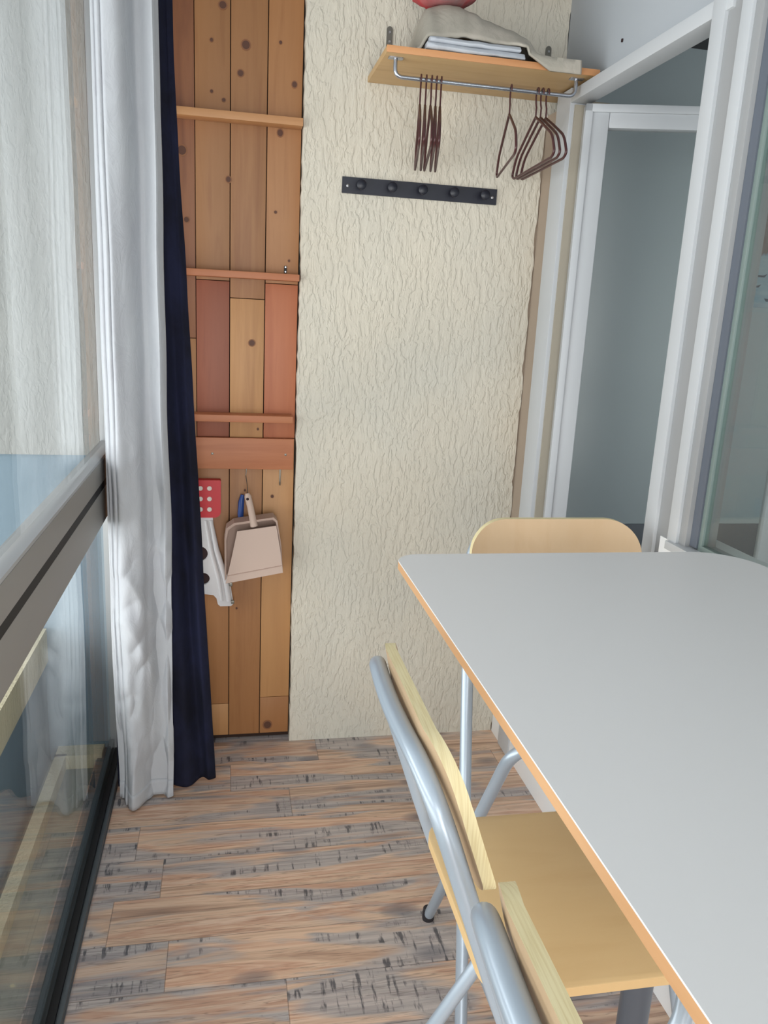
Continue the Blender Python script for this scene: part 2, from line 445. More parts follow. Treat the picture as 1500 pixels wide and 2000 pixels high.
# door 1: frame and leaf swung into the next room
fr = MB()
fr.box(0.976, 1.035, 2.374, 2.476, 0.001, 2.165, 0.003)
fr.box(0.9765, 1.035, 1.60, 2.375, 2.124, 2.158, 0.003)
fr.build('trim_4', M_white, kind='structure')
MB().box(1.036, 1.10, 2.374, 2.45, 0.0, 2.135, 0.002).box(0.990, 1.036, 2.368, 2.374, .02, 2.12).build('trim_5', M_beige, kind='structure')
leaf = bpy.data.objects.new('door_1', None); C.objects.link(leaf); leaf['kind'] = 'structure'
leaf.location = (1.012, 2.350, 0); leaf.rotation_euler = (0, 0, R(-17))
lf = MB(); W = 0.74; T = 0.04; ZT = 2.115
lf.box(0, 0.070, -T/2, T/2, 0.32, ZT, 0.004).box(W-.062, W, -T/2, T/2, 0.32, ZT, 0.004)
lf.box(0.07, W-.06, -T/2, T/2, ZT-.062, ZT, 0.004).box(0.06, W-.06, -T/2, T/2, 0.32, 0.42, 0.004)
lf.box(0.0, 0.022, -T/2-.008, -T/2+.01, 0.32, ZT, 0.003).box(0.0, W, -T/2-.008, -T/2+.01, ZT-.022, ZT, 0.003)
lf.build('door_frame', M_white, leaf)
MB().box(0.07, W-.06, -0.003, 0.003, 0.41, ZT-.06).build('door_glass', M_glassl, leaf)
# post between the door and the fixed window
MB().box(0.975, 1.06, 1.622, 1.668, 0.0, 2.42, 0.0015).box(0.977, 1.06, 1.532, 1.568, 1.04, 2.42, 0.0015).build('trim_6', M_white, kind='structure')
MB().box(0.9835, 1.06, 1.567, 1.6225, 0.5, 2.42).build('trim_7', M_graysh, kind='structure')
MB().box(0.984, 1.06, 1.506, 1.533, 1.04, 2.42, 0.0015).build('trim_8', M_graysh, kind='structure')
wn = bpy.data.objects.new('window_2', None); C.objects.link(wn); wn['kind'] = 'structure'
MB().box(0.995, 1.006, 1.480, 1.507, 1.045, 2.42).box(0.996, 1.03, YB, 1.481, 2.40, 2.42).build('gasket', M_dgasket, wn)
MB().box(0.999, 1.014, 1.468, 1.481, 1.052, 2.40, 0.0015).box(0.999, 1.014, YB, 1.481, 1.040, 1.054, 0.0015).build('glazing_bead', M_green, wn)
MB().box(1.004, 1.010, YB, 1.468, 1.05, 2.41).build('window_glass', M_glassr, wn)
MB().box(0.968, 1.06, YB, 1.56, 1.022, 1.041, 0.002).build('trim_9', M_white, kind='structure')
MB().box(1.0, 1.1, YB, 1.7, 2.42, 2.5).build('trim_10', M_white, kind='structure')

# ---- next room seen through the right-hand glass
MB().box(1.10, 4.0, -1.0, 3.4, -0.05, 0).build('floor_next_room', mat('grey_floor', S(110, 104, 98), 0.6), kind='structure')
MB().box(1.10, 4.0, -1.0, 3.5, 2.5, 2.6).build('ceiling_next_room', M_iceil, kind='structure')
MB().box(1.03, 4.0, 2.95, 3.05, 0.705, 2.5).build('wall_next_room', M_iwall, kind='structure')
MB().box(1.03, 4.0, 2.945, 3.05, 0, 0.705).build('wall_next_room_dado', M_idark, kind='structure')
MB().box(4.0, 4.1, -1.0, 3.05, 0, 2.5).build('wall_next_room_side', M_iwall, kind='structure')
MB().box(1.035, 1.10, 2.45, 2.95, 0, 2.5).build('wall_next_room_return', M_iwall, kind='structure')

# ---- left window
win = bpy.data.objects.new('window_1', None); C.objects.link(win); win['kind'] = 'structure'
XG = -0.362
YW = 2.598
tr = MB()
# upper sash bottom rail and lower frame top rail (z values from the photo)
tr.box(-0.392, -0.342, YB, YW, 1.004, 1.066, 0.003)
tr.build('sash_rail', M_alu, win)
MB().prism([(-0.385, 1.066), (-0.3435, 1.066), (-0.3445, 1.072), (-0.358, 1.078), (-0.385, 1.078)], 'y', YB, YW).build('sash_bevel', M_alul, win)
MB().box(-0.392, -0.3440, YB, YW, 0.980, 1.006).build('rail_seal', M_rubber, win)
MB().box(-0.392, -0.343, YB, YW, 0.886, 0.982, 0.003).build('lower_frame_rail', M_alu, win)
MB().box(-0.388, -0.345, YW-0.03, YW, 0, 2.5, 0.002).build('jamb', M_alul, win)
MB().box(-0.40, -0.35, YB, YW, 2.44, 2.5, 0.002).build('top_rail', M_alu, win)
bt = MB().box(-0.425, -0.338, YB, YW, 0.0, 0.006, 0.001).box(-0.392, -0.376, YB, YW, 0.0, 0.045, 0.002).box(-0.352, -0.340, YB, YW, 0.0, 0.018, 0.003)
bt.build('bottom_track', M_alud, win)
MB().box(-0.374, -0.356, YB, YW, 0.003, 0.012).build('track_groove', M_rubber, win)
MB().box(XG-.003, XG+.003, YB, YW-.02, 1.07, 2.46).build('upper_glass', M_glass, win)
MB().box(XG-.014, XG-.008, YB, YW-.02, 0.03, 0.90).build('lower_glass', M_glass, win)

# ---- outdoors beyond the window
MB().box(-1.6, -0.425, YB, 2.60, -0.09, -0.03).build('floor_outdoor_ledge', ledge_mat(), kind='structure')
MB().box(-1.6, -0.389, YE, 2.75, 1.03, 3.4).build('wall_outdoor_partition', M_ext, kind='structure')
MB().box(-1.6, -0.389, YE+.012, 2.75, -0.1, 1.03).build('wall_outdoor_partition_base', M_extlow, kind='structure')
MB().box(-0.56, -0.41, 2.515, YE+.012, -0.03, 0.02).box(-0.560, -0.525, YB, 2.53, -0.03, 0.02).build('trim_11', M_kerb, kind='structure')
MB().box(-0.68, -0.585, YB, 2.57, -0.03, 0.34).build('wall_outdoor_parapet', M_extlow, kind='structure')
MB().box(-0.70, -0.575, YB, 2.57, 0.34, 0.455).build('trim_12', M_kerb, kind='structure')

# closing walls behind the camera
MB().box(-0.45, 1.1, YB-.1, YB, 0, 0.7).box(-0.45, -0.2, YB-.1, YB, 0.7, 2.5).box(0.9, 1.1, YB-.1, YB, 0.7, 2.5).build('wall_front', M_white2, kind='structure')

# ------------------------------------------------------------------ curtains
def cloth_column(name, m, path_fn, z0, z1, nu, nz, thick=0.004, parent=None):
    vs = []; fs = []
    for j in range(nz+1):
        z = z0+(z1-z0)*j/nz
        for i in range(nu+1): vs.append(path_fn(i/nu, z, (z-z0)/(z1-z0)))
    for j in range(nz):
        for i in range(nu):
            a = j*(nu+1)+i; fs.append([a, a+1, a+nu+2, a+nu+1])
    o = new_obj(name, vs, fs, m, parent, True, autosmooth=80)
    md = o.modifiers.new('thickness', 'SOLIDIFY'); md.thickness = thick
    return o
def lerp_tab(tab, z):
    for (a, va), (b, vb) in zip(tab, tab[1:]):
        if z <= b:
            t = max(0, (z-a)/(b-a)); return va+(vb-va)*t
    return tab[-1][1]
# light curtain: left and right edge as a function of height
LL = [(0, -0.322), (0.45, -0.330), (1.0, -0.330), (1.5, -0.331), (2.0, -0.330), (2.5, -0.328)]
LRr = [(0, -0.163), (0.45, -0.160), (0.9, -0.158), (1.5, -0.165), (2.25, -0.170), (2.5, -0.172)]
def light_path(u, z, h):
    a = lerp_tab(LL, z); b = lerp_tab(LRr, z); x = a+(b-a)*u
    w1 = noise.noise(Vector((0.3, z*1.1, 2)))
    y = 2.245+0.033*math.sin(u*2*math.pi*1.15+2.5+1.1*w1)+0.006*math.sin(u*2*math.pi*2.6+z*1.3+0.4)
    # two tight pleats at the window side
    for c, wd, am in ((0.10+0.02*w1, 0.030, 0.016), (0.20+0.03*w1, 0.022, 0.010), (0.62+0.05*w1, 0.05, 0.006)):
        y += am*math.exp(-((u-c)/wd)**2)
    # crumples growing toward the bottom
    k = max(0, (1.20-z)/1.20)**0.7
    n1 = noise.noise(Vector((u*1.5+z*1.0, z*5.2, 1.7))); n2 = noise.noise(Vector((u*3.0-z*3.0, z*9.0, 5.1)))
    y += k*(0.060*abs(n1)-0.024*abs(n2)+0.003*noise.noise(Vector((u*8, z*16, 3))))
    if u > .92: y += (u-.92)*0.45      # wraps back at the right edge
    if u < .06: y += (.06-u)*0.5
    return (x+0.005*noise.noise(Vector((u*3, z*3, 4))), min(y, 2.284+0.1*max(0, y-2.284)), z)
cur = thing('curtain', 'light grey curtain bunched beside the window, hanging in front of the dark one', 'curtain', (-0.24, 2.25, 0))
lc = cloth_column('fabric', M_curt, light_path, 0.006, 2.49, 150, 330, 0.003)
lc.parent = cur; lc.location = (0.24, -2.25, 0)
# hem band at the foot
hem = cloth_column('hem', M_curt, lambda u, z, h: (light_path(u, z, h)[0], light_path(u, z, h)[1]-0.0025, z), 0.007, 0.06, 150, 4, 0.003)
hem.parent = cur; hem.location = (0.24, -2.25, 0)

DR = [(0, -0.038), (0.12, -0.044), (0.45, -0.062), (1.0, -0.088), (1.5, -0.112), (2.0, -0.136), (2.5, -0.150)]
def dark_path(u, z, h):
    a = -0.335; b = lerp_tab(DR, z)+0.004
    x = a+(b-a)*u
    y = 2.338+0.020*math.sin(u*2*math.pi*2.6+0.4*math.sin(z*2))+0.006*math.sin(u*31+z*2)
    k = max(0, (1.3-z)/1.3)
    y += k*0.014*noise.noise(Vector((u*6, z*6, 9.7)))+(u > .93)*(u-.93)*0.5
    return (x+0.003*noise.noise(Vector((u*4, z*4, 8))), y, z)
dk = cloth_column('curtain', M_navy, dark_path, 0.006, 2.49, 140, 200, 0.003)
tag(dk, 'dark navy curtain hanging behind the light grey one, next to the pine boards', 'curtain')

# ------------------------------------------------------------------ little pine shelves and batten on the boards
def ledge_shelf(z, x0, x1, d, th, mats, label, skew=0.0):
    m = MB().box(x0, x1, 2.600-d, 2.5985, z, z+th, 0.002)
    # right end runs over the stucco edge: trim its back so it does not enter the stucco
    o = m.build('wall_shelf', mats); tag(o, label, 'shelf', 'narrow pine shelves on the boards')
    return o
ledge_shelf(2.028, -0.30, 0.2195, 0.058, 0.022, M_pine, 'narrow pine wall shelf near the top of the boards, highest of the three')
ledge_shelf(1.588, -0.30, 0.2190, 0.060, 0.020, M_redpine, 'narrow reddish pine wall shelf halfway up the boards')
ledge_shelf(1.150, -0.30, 0.2080, 0.070, 0.022, M_redpine, 'narrow reddish pine wall shelf just above the wide pine batten')
bt = MB().box(-0.30, 0.2165, 2.580, 2.5985, 0.990, 1.092, 0.002)
for x in (-0.045, 0.19): bt.lathe([(0.004, 0), (0.004, -.0015), (.002, -.002)], (x, 2.580, 1.04), 'y', 10, 1)
bt = bt.build('batten', [M_redpine, M_steel]); tag(bt, 'wide reddish pine batten fixed across the boards above the dustpan', 'batten')
# small metal fittings on the boards
pl = MB().box(0.175, 0.183, 2.594, 2.599, 1.612, 1.634, 0.001).lathe([(0.0025, 0), (.0025, -.004)], (0.179, 2.594, 1.630), 'y', 8, 1).lathe([(0.0025, 0), (.0025, -.004)], (0.179, 2.594, 1.616), 'y', 8, 1)
tag(pl.build('shelf_pin', [M_rubber, M_screw]), 'small metal fixing on the board just above the middle shelf', 'fixing')
hk = MB().box(0.172, 0.1765, 2.594, 2.599, 0.935, 0.989, 0.001).tube(smooth_path([(0.174, 2.594, 0.94), (0.174, 2.585, 0.935), (0.174, 2.582, 0.945)], .004), 0.0015, 8)
tag(hk.build('wall_hook', M_steel), 'thin metal hook below the right end of the wide batten', 'hook')

# ------------------------------------------------------------------ objects hanging on the boards
# red holder with white dots
rd = thing('hanging_holder', 'red plastic holder with white round dots, hung beside the dark curtain', 'holder', (-0.07, 2.588, 0.83))
m = MB(); ol = rrect(-0.065, 0.052, 0.0, 0.125, (0.004, .004, .01, .02)); m.prism(ol, 'y', -0.022, 0.008)
m.build('body', M_red, rd)
for j in range(3):
    for i in range(3):
        MB().lathe([(0.0075, 0), (0.0075, -.002), (0.006, -.003)], (-0.033+i*0.0285-0.008, -0.022, 0.028+j*0.035), 'y', 18).build('dot', M_dot, rd)
# white perforated bracket
wb = thing('plastic_bracket', 'white plastic bracket with round holes hanging under the red holder', 'bracket', (-0.02, 2.575, 0.52))
def bracket():
    bm = bmesh.new()
    P = [(-0.105, .33), (-0.028, .33), (-0.028, .345), (-0.055, .345), (-0.055, .345)]
    ol = [(-0.10, 0.315), (-0.062, 0.315), (-0.062, 0.328), (-0.040, 0.328), (-0.040, 0.315), (-0.024, 0.312), (-0.018, .25), (0.012, 0.13), (0.030, 0.10), (0.044, 0.008), (0.036, 0.0), (0.0, 0.0), (-0.008, 0.008), (-0.012, 0.028), (-0.022, 0.040), (-0.055, 0.045), (-0.10, 0.045)]
    # holes cut by building the plate as two loops bridged: use boolean-free fill
    vo = [bm.verts.new((x, -0.006, z)) for x, z in ol]
    eo = [bm.edges.new((vo[i], vo[(i+1) % len(vo)])) for i in range(len(vo))]
    for cx, cz, r in ((-0.066, 0.185, .026), (-0.055, 0.098, 0.021)):
        hv = [bm.verts.new((cx+r*math.cos(2*math.pi*k/24), -0.006, cz+r*math.sin(2*math.pi*k/24))) for k in range(24)]
        eo += [bm.edges.new((hv[i], hv[(i+1) % 24])) for i in range(24)]
    bmesh.ops.triangle_fill(bm, use_beauty=True, use_dissolve=False, edges=eo)
    r = bmesh.ops.extrude_face_region(bm, geom=bm.faces[:])
    for v in [g for g in r['geom'] if isinstance(g, bmesh.types.BMVert)]: v.co.y += 0.012
    return bm
m = MB(); m.bm(bracket()); m.build('plate', M_whitepl, wb, a=30)
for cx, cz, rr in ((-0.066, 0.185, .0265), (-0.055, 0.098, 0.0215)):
    MB().lathe([(rr, 0.0065), (rr, 0.0085)], (cx, 0, cz), 'y', 28).build('hole_shade', M_hole, wb)  # dark discs behind the plate; the holes' shade is put into their colour
MB().tube([(-0.046, -0.006, 0.30), (-0.030, -0.008, 0.2), (-0.005, -0.008, 0.10), (0.006, -0.006, 0.02)], [.005, .007, .007, .005], 10).tube([(-0.030, -0.006, 0.30), (-0.012, -0.008, 0.2), (0.018, -0.010, 0.10), (0.030, -0.008, 0.02)], [.006, .009, .010, .009], 10).build('rib', M_whitepl, wb)
for z in (0.075, 0.012): MB().box(0.030+(.075-z)*.1, 0.040+(.075-z)*.1, -0.0195, -0.012, z, z+.012, .001).build('clip', M_steel, wb)

# dustpan and brush
dp = thing('dustpan', 'beige plastic dustpan hanging on the pine boards under the batten', 'dustpan', (0.084, 2.497, 0.655))
def dustpan():
    m = MB()
    # pan outer outline (x,z), leaning ~8 degrees; back plate, rim walls and front plate
    bot = [(-0.089, -0.018), (0.098, 0.016)]
    top = [(0.070, 0.190), (-0.072, 0.168)]
    def plate(y0, y1, ol): m.prism(ol, 'y', y0, y1)
    outer = [(-0.089, -0.018), (0.098, 0.018), (0.092, 0.10), (0.078, 0.182), (0.066, 0.195), (-0.060, 0.176), (-0.084, 0.158), (-0.090, 0.12)]
    inner = [(-0.084, -0.012), (0.094, 0.02), (0.088, 0.10), (0.073, 0.178), (0.062, 0.188), (-0.058, 0.169), (-0.078, 0.152), (-0.084, 0.12)]
    plate(0.055, 0.060, outer)                           # back (against the wall)
    n = len(outer)
    # wall ring from back to front along the three closed sides
    for i in range(1, n):
        a, b = outer[i], outer[(i+1) % n]; c, d = inner[i], inner[(i+1) % n]
        y0 = -0.004; 
        m.add([(a[0], y0, a[1]), (b[0], y0, b[1]), (b[0], .056, b[1]), (a[0], .056, a[1]), (c[0], y0, c[1]), (d[0], y0, d[1]), (d[0], .056, d[1]), (c[0], .056, c[1])],
              [[0, 1, 2, 3], [4, 5, 6, 7], [0, 1, 5, 4], [3, 2, 6, 7], [0, 3, 7, 4], [1, 2, 6, 5]])
    return m
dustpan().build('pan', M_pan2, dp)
# sloping base plate of the pan, facing the room
fp = MB(); ol = [(-0.086, -0.022), (0.098, 0.012), (0.087, 0.095), (0.074, 0.168), (-0.050, 0.150), (-0.068, 0.06)]
def yo(z): return -0.020+0.012*(z/.17)
n = len(ol)
fp.add([(x, yo(z), z) for x, z in ol]+[(x, yo(z)+.004, z) for x, z in ol], [list(range(n)), [n+i for i in range(n)]]+[[i, (i+1) % n, n+(i+1) % n, n+i] for i in range(n)])
fp.build('base_plate', M_pan, dp)
MB().tube([(-0.080, yo(.01)-.0005, 0.004), (0.0935, yo(.03)-.0005, 0.036)], 0.0016, 8).build('lip_ridge', M_pan2, dp)
hd = MB(); 
hd.tube(smooth_path([(0.004, 0.0, 0.165), (-0.008, 0.0, 0.22), (-0.018, 0.004, 0.268)], .02), [0.013]*2+[0.011]*6+[0.010]*2, 14) if False else hd.tube([(0.004, 0.0, 0.165), (-0.002, 0.0, 0.195), (-0.009, 0.002, 0.23), (-0.017, 0.004, 0.262), (-0.019, .005, .272)], [0.0125, .011, .0105, .011, .007], 16)
hd.build('handle', M_pan, dp)
MB().lathe([(0.0045, 0), (0.0045, -.003)], (-0.018, -0.006, 0.256), 'y', 12).build('handle_hole', M_hole, dp)
hb = thing('hand_brush', 'blue handled hand brush tucked behind the dustpan', 'brush', (0.046, 2.578, 0.79))
MB().tube([(0.004, 0, 0.0), (0.0, 0, 0.05), (0.002, 0, 0.09), (0.006, 0, 0.115)], [.008, .010, .010, .006], 12).build('handle', M_blue, hb)
MB().box(-0.02, 0.035, -0.010, 0.010, -0.10, 0.0, .004).build('bristles', M_blue, hb)
st = MB().tube([(0.064, 2.5785, 0.992), (0.062, 2.574, 0.97), (0.066, 2.535, 0.945), (0.066, 2.506, 0.925)], 0.0013, 6).tube(smooth_path([(0.0665, 2.506, .926), (0.060, 2.500, .917), (0.066, 2.498, .910), (0.074, 2.502, .918), (0.067, 2.506, .926)], .003), .0012, 6)
tag(st.build('string_loop', M_steel), 'thin hanging loop from the batten holding the dustpan handle', 'string')

# ------------------------------------------------------------------ coat rack
rk = thing('coat_rack', 'black metal coat rack strip with five round knobs on the stucco wall', 'coat rack', (0.591, YE, 1.880))
ol = rrect(-0.247, 0.247, -0.0235, 0.0235, .001, 2)
MB().prism(ol, 'y', -0.006, 0.0).build('strip', M_black, rk)
for i, x in enumerate((-0.192, -0.096, 0.0, 0.100, 0.200)):
    MB().lathe([(0.005, 0), (0.005, -.020), (.011, -.022), (.0145, -.027), (.0145, -.034), (.012, -.036)], (x, -0.006, 0), 'y', 20).build('knob', M_knob, rk)
for x in (-0.230, 0.232): MB().lathe([(0.0045, 0), (0.0045, -.002), (.003, -.003)], (x, -0.006, -0.002), 'y', 12).build('screw', M_screw, rk)

# ------------------------------------------------------------------ top shelf, rail, brackets
sh = thing('wall_shelf', 'large pine shelf with a chrome hanging rail, high on the stucco wall', 'shelf', (0.71, YE, 2.17))
MB().box(-0.300, 0.300, -0.300, -0.002, 0.0, 0.0168, 0.0015).build('board', M_pineshelf, sh)
MB().box(-0.3005, 0.3005, -0.303, -0.299, 0.0, 0.017, 0.001).build('front_edge', M_pineedge, sh)
for x in (-0.240, 0.258):
    bk = MB().prism(rrect(x-.009, x+.009, 0.017, 0.156, (.009, .009, .001, .001)), 'y', -0.004, -0.0005)
    bk.prism(rrect(x-.009, x+.009, -0.20, -0.001, .001, 1), 'z', 0.017, 0.0195)
    bk.build('bracket', M_steel, sh)
    MB().lathe([(0.0035, 0), (0.0035, -.003)], (x, -0.004, .14), 'y', 10).lathe([(0.0035, 0), (0.0035, -.003)], (x, -0.004, .115), 'y', 10).build('bracket_screw', M_screw, sh)
rail = MB().tube(smooth_path([(-0.268, -0.262, 0.0), (-0.268, -0.262, -0.046), (0.250, -0.262, -0.046), (0.250, -0.262, 0.0)], .022), 0.0055, 14)
rail.build('hanging_rail', M_chrome, sh)
for x in (-0.268, 0.250): MB().prism(rrect(x-.020, x+.020, -0.272, -0.252, .004, 3), 'z', -0.003, 0.0).build('rail_flange', M_chrome, sh)

# ------------------------------------------------------------------ hangers
def hanger(label, group, x, rz=0.0, tilt=0.0, W=0.40, cut=False):
    h = thing('coat_hanger', label, 'coat hanger', (x, YE-0.262, 2.17-0.046+0.0055+0.0030), rz, group)
    h.rotation_euler = (0, tilt, rz)
    r = 0.0028
    # in local YZ plane; hook first
    hook = [(0, 0.0125*math.cos(R(a)), -0.0095+0.0125*math.sin(R(a))) for a in range(200, -46, -15)]
    hook = [(0, -c[1], c[2]) for c in hook]
    hook = [Vector(p) for p in hook]
    hk2 = hook[::-1]
    hk2 = [p for p in hk2]
    MB().tube([(0, -0.0125*math.cos(R(a)), -0.0095+0.0125*math.sin(R(a))) for a in range(-20, 181, 12)]+[(0, 0.0125, -0.018), (0, 0.008, -0.035), (0, 0.0, -0.048), (0, 0, -0.075)], 0.0024, 10).build('hook', M_hanger, h)
    hw = W/2
    loop = smooth_path([(0, 0.0, -0.072), (0, -0.06, -0.098), (0, -hw+.03, -0.150), (0, -hw, -0.196), (0, -hw+.02, -0.207), (0, hw-.02, -0.207), (0, hw, -0.196), (0, hw-.03, -0.150), (0, 0.06, -0.098), (0, 0.0, -0.072)], .03, 6)
    MB().tube(loop, 0.0036, 10).build('frame', M_hanger, h)
    return h
gl = 'maroon hangers in the left cluster on the rail'
h0 = hanger('maroon plastic hanger on the chrome rail, leftmost of the tight cluster of five', gl, 0.515, R(-11.5))
hl = ['second from left', 'third from left', 'fourth from left', 'rightmost']
for i, (x, a) in enumerate(((0.530, -12.2), (0.545, -11), (0.559, -12.6), (0.572, -13))):
    dup(h0, (x, h0.location.y, h0.location.z), R(a), 'maroon hanger on the chrome rail, %s of the tight cluster of five' % hl[i])
a = dup(h0, (0.772, h0.location.y, h0.location.z), R(-11.5), 'single maroon hanger hanging alone in the middle of the chrome rail'); a['group'] = 'maroon hangers on the right half of the rail'
for x, an, lb in ((0.850, -4.0, 'leftmost of the three splayed hangers'), (0.864, -3.5, 'middle one of the three splayed hangers'), (0.880, -3.0, 'rightmost of the three splayed hangers')):
    a = dup(h0, (x, h0.location.y, h0.location.z), R(an), 'maroon hanger turned sideways near the door frame, '+lb); a['group'] = 'maroon hangers on the right half of the rail'

# ------------------------------------------------------------------ linen on the shelf
def heap(name, m, x0, x1, y0, y1, zfun, nu=70, nv=40, th=0.004):
    """a folded cloth surface closed to the shelf"""
    vs = []; fs = []
    for j in range(nv+1):
        for i in range(nu+1):
            u = i/nu; v = j/nv; vs.append(zfun(u, v))
    for j in range(nv):
        for i in range(nu):
            a = j*(nu+1)+i; fs.append([a, a+1, a+nu+2, a+nu+1])
    return new_obj(name, vs, fs, m, None, True, autosmooth=70)
ZS = 2.1875
def white_cloth():
    # folded sheet: several stacked layers with a rolled front fold hanging just over the front edge
    m = MB()
    for k in range(2):
        z = ZS+0.002+0.0155*k; y0 = 2.264+0.004*k; x0 = 0.516+0.006*k; x1 = 0.772+0.012*(1-k)
        pts = []
        nx = 26
        for i in range(nx+1):
            u = i/nx; x = x0+(x1-x0)*u
            sag = 0.010*u if k == 0 else 0.004*u
            prof = [(2.42, z+.001), (2.30, z+.001), (y0+.004, z), (y0-.004-0.004*u, z+.001-sag*.5), (y0-.008-0.004*u, z+.007-sag), (y0-.003, z+.014-sag*.4), (2.30, z+.0145), (2.42, z+.0145)]
            for (y, zz) in prof: pts.append((x+0.002*math.sin(i+k), y+0.003*noise.noise(Vector((x*20, k, 0))), zz+0.002*noise.noise(Vector((x*25, y*20, k)))))
        np_ = 8; fs = []
        for i in range(nx):
            for j in range(np_):
                a = i*np_+j; b = i*np_+(j+1) % np_; fs.append([a, b, b+np_, a+np_])
        fs += [list(range(np_)), [nx*np_+j for j in range(np_)]]
        m.add(pts, fs)
    return m.build('folded_sheet', M_clothw, a=70)
tag(white_cloth(), 'white folded sheet at the front edge of the large shelf, under the beige cloth', 'cloth')
def beige():
    m = MB(); nu, nv = 80, 30
    top = []; 
    def H(x, v):
        # height above shelf as a function of x: high hump on the left, falling to the right
        t = (x-0.495)/0.455
        hh = lerp_tab([(0.0, .010), (.04, .035), (.09, .085), (.22, .100), (.38, .092), (.54, .062), (.68, .040), (.8, .032), (1.0, .022)], t)
        return hh
    for j in range(nv+1):
        v = j/nv                                # 0 front .. 1 back
        for i in range(nu+1):
            x = 0.495+0.455*i/nu; t = i/nu
            yf = 2.285 if t < .5 else 2.285-0.025*min(1, (t-.5)/.12)
            yb = 2.53
            y = yf+(yb-yf)*v
            prof = min(1.0, math.sin(min(v*4.2, math.pi/2)))*(1-0.25*max(0, v-.5))
            z = ZS+0.036*max(0, min(1, (.74-t)/.06, (t-.015)/.045))*min(1, (1-v)*3)+H(x, v)*prof*(1.0)
            z += 0.012*noise.noise(Vector((x*9, y*9, 1)))*min(1, H(x, v)*18)+0.006*noise.noise(Vector((x*30, y*14, 4)))
            drape = 0
            if t > .66 and v < .12:
                d = (0.12-v)/.12; ff = min(1, (t-.66)/.14)
                z = ZS+0.012-0.034*ff*d+0.004*(1-d); y = 2.262-0.004*d
            z = max(z, ZS+0.001) if y > 2.266 else z
            top.append((x, y, z))
    fs = []
    for j in range(nv):
        for i in range(nu):
            a = j*(nu+1)+i; fs.append([a, a+1, a+nu+2, a+nu+1])
    o = new_obj('folded_blanket', top, fs, M_clothb, None, True, autosmooth=80)
    md = o.modifiers.new('thickness', 'SOLIDIFY'); md.thickness = 0.006; md.offset = 1.0
    return o
tag(beige(), 'beige grey crumpled blanket heaped on the large shelf and drooping over its right front edge', 'blanket')
def redc():
    m = MB(); bm = bmesh.new(); bmesh.ops.create_icosphere(bm, subdivisions=4, radius=1)
    for v in bm.verts:
        p = v.co; n_ = 1+0.16*noise.noise(p*2.2)+0.06*noise.noise(p*6)
        z = p.z*0.034*n_
        v.co = Vector((0.590+p.x*0.085*n_, 2.40+p.y*0.09*n_, 2.366+z))
    m.bm(bm); return m.build('folded_towel', M_clothr, a=80)
tag(redc(), 'faded red cloth on top of the beige blanket at the top of the picture', 'cloth')

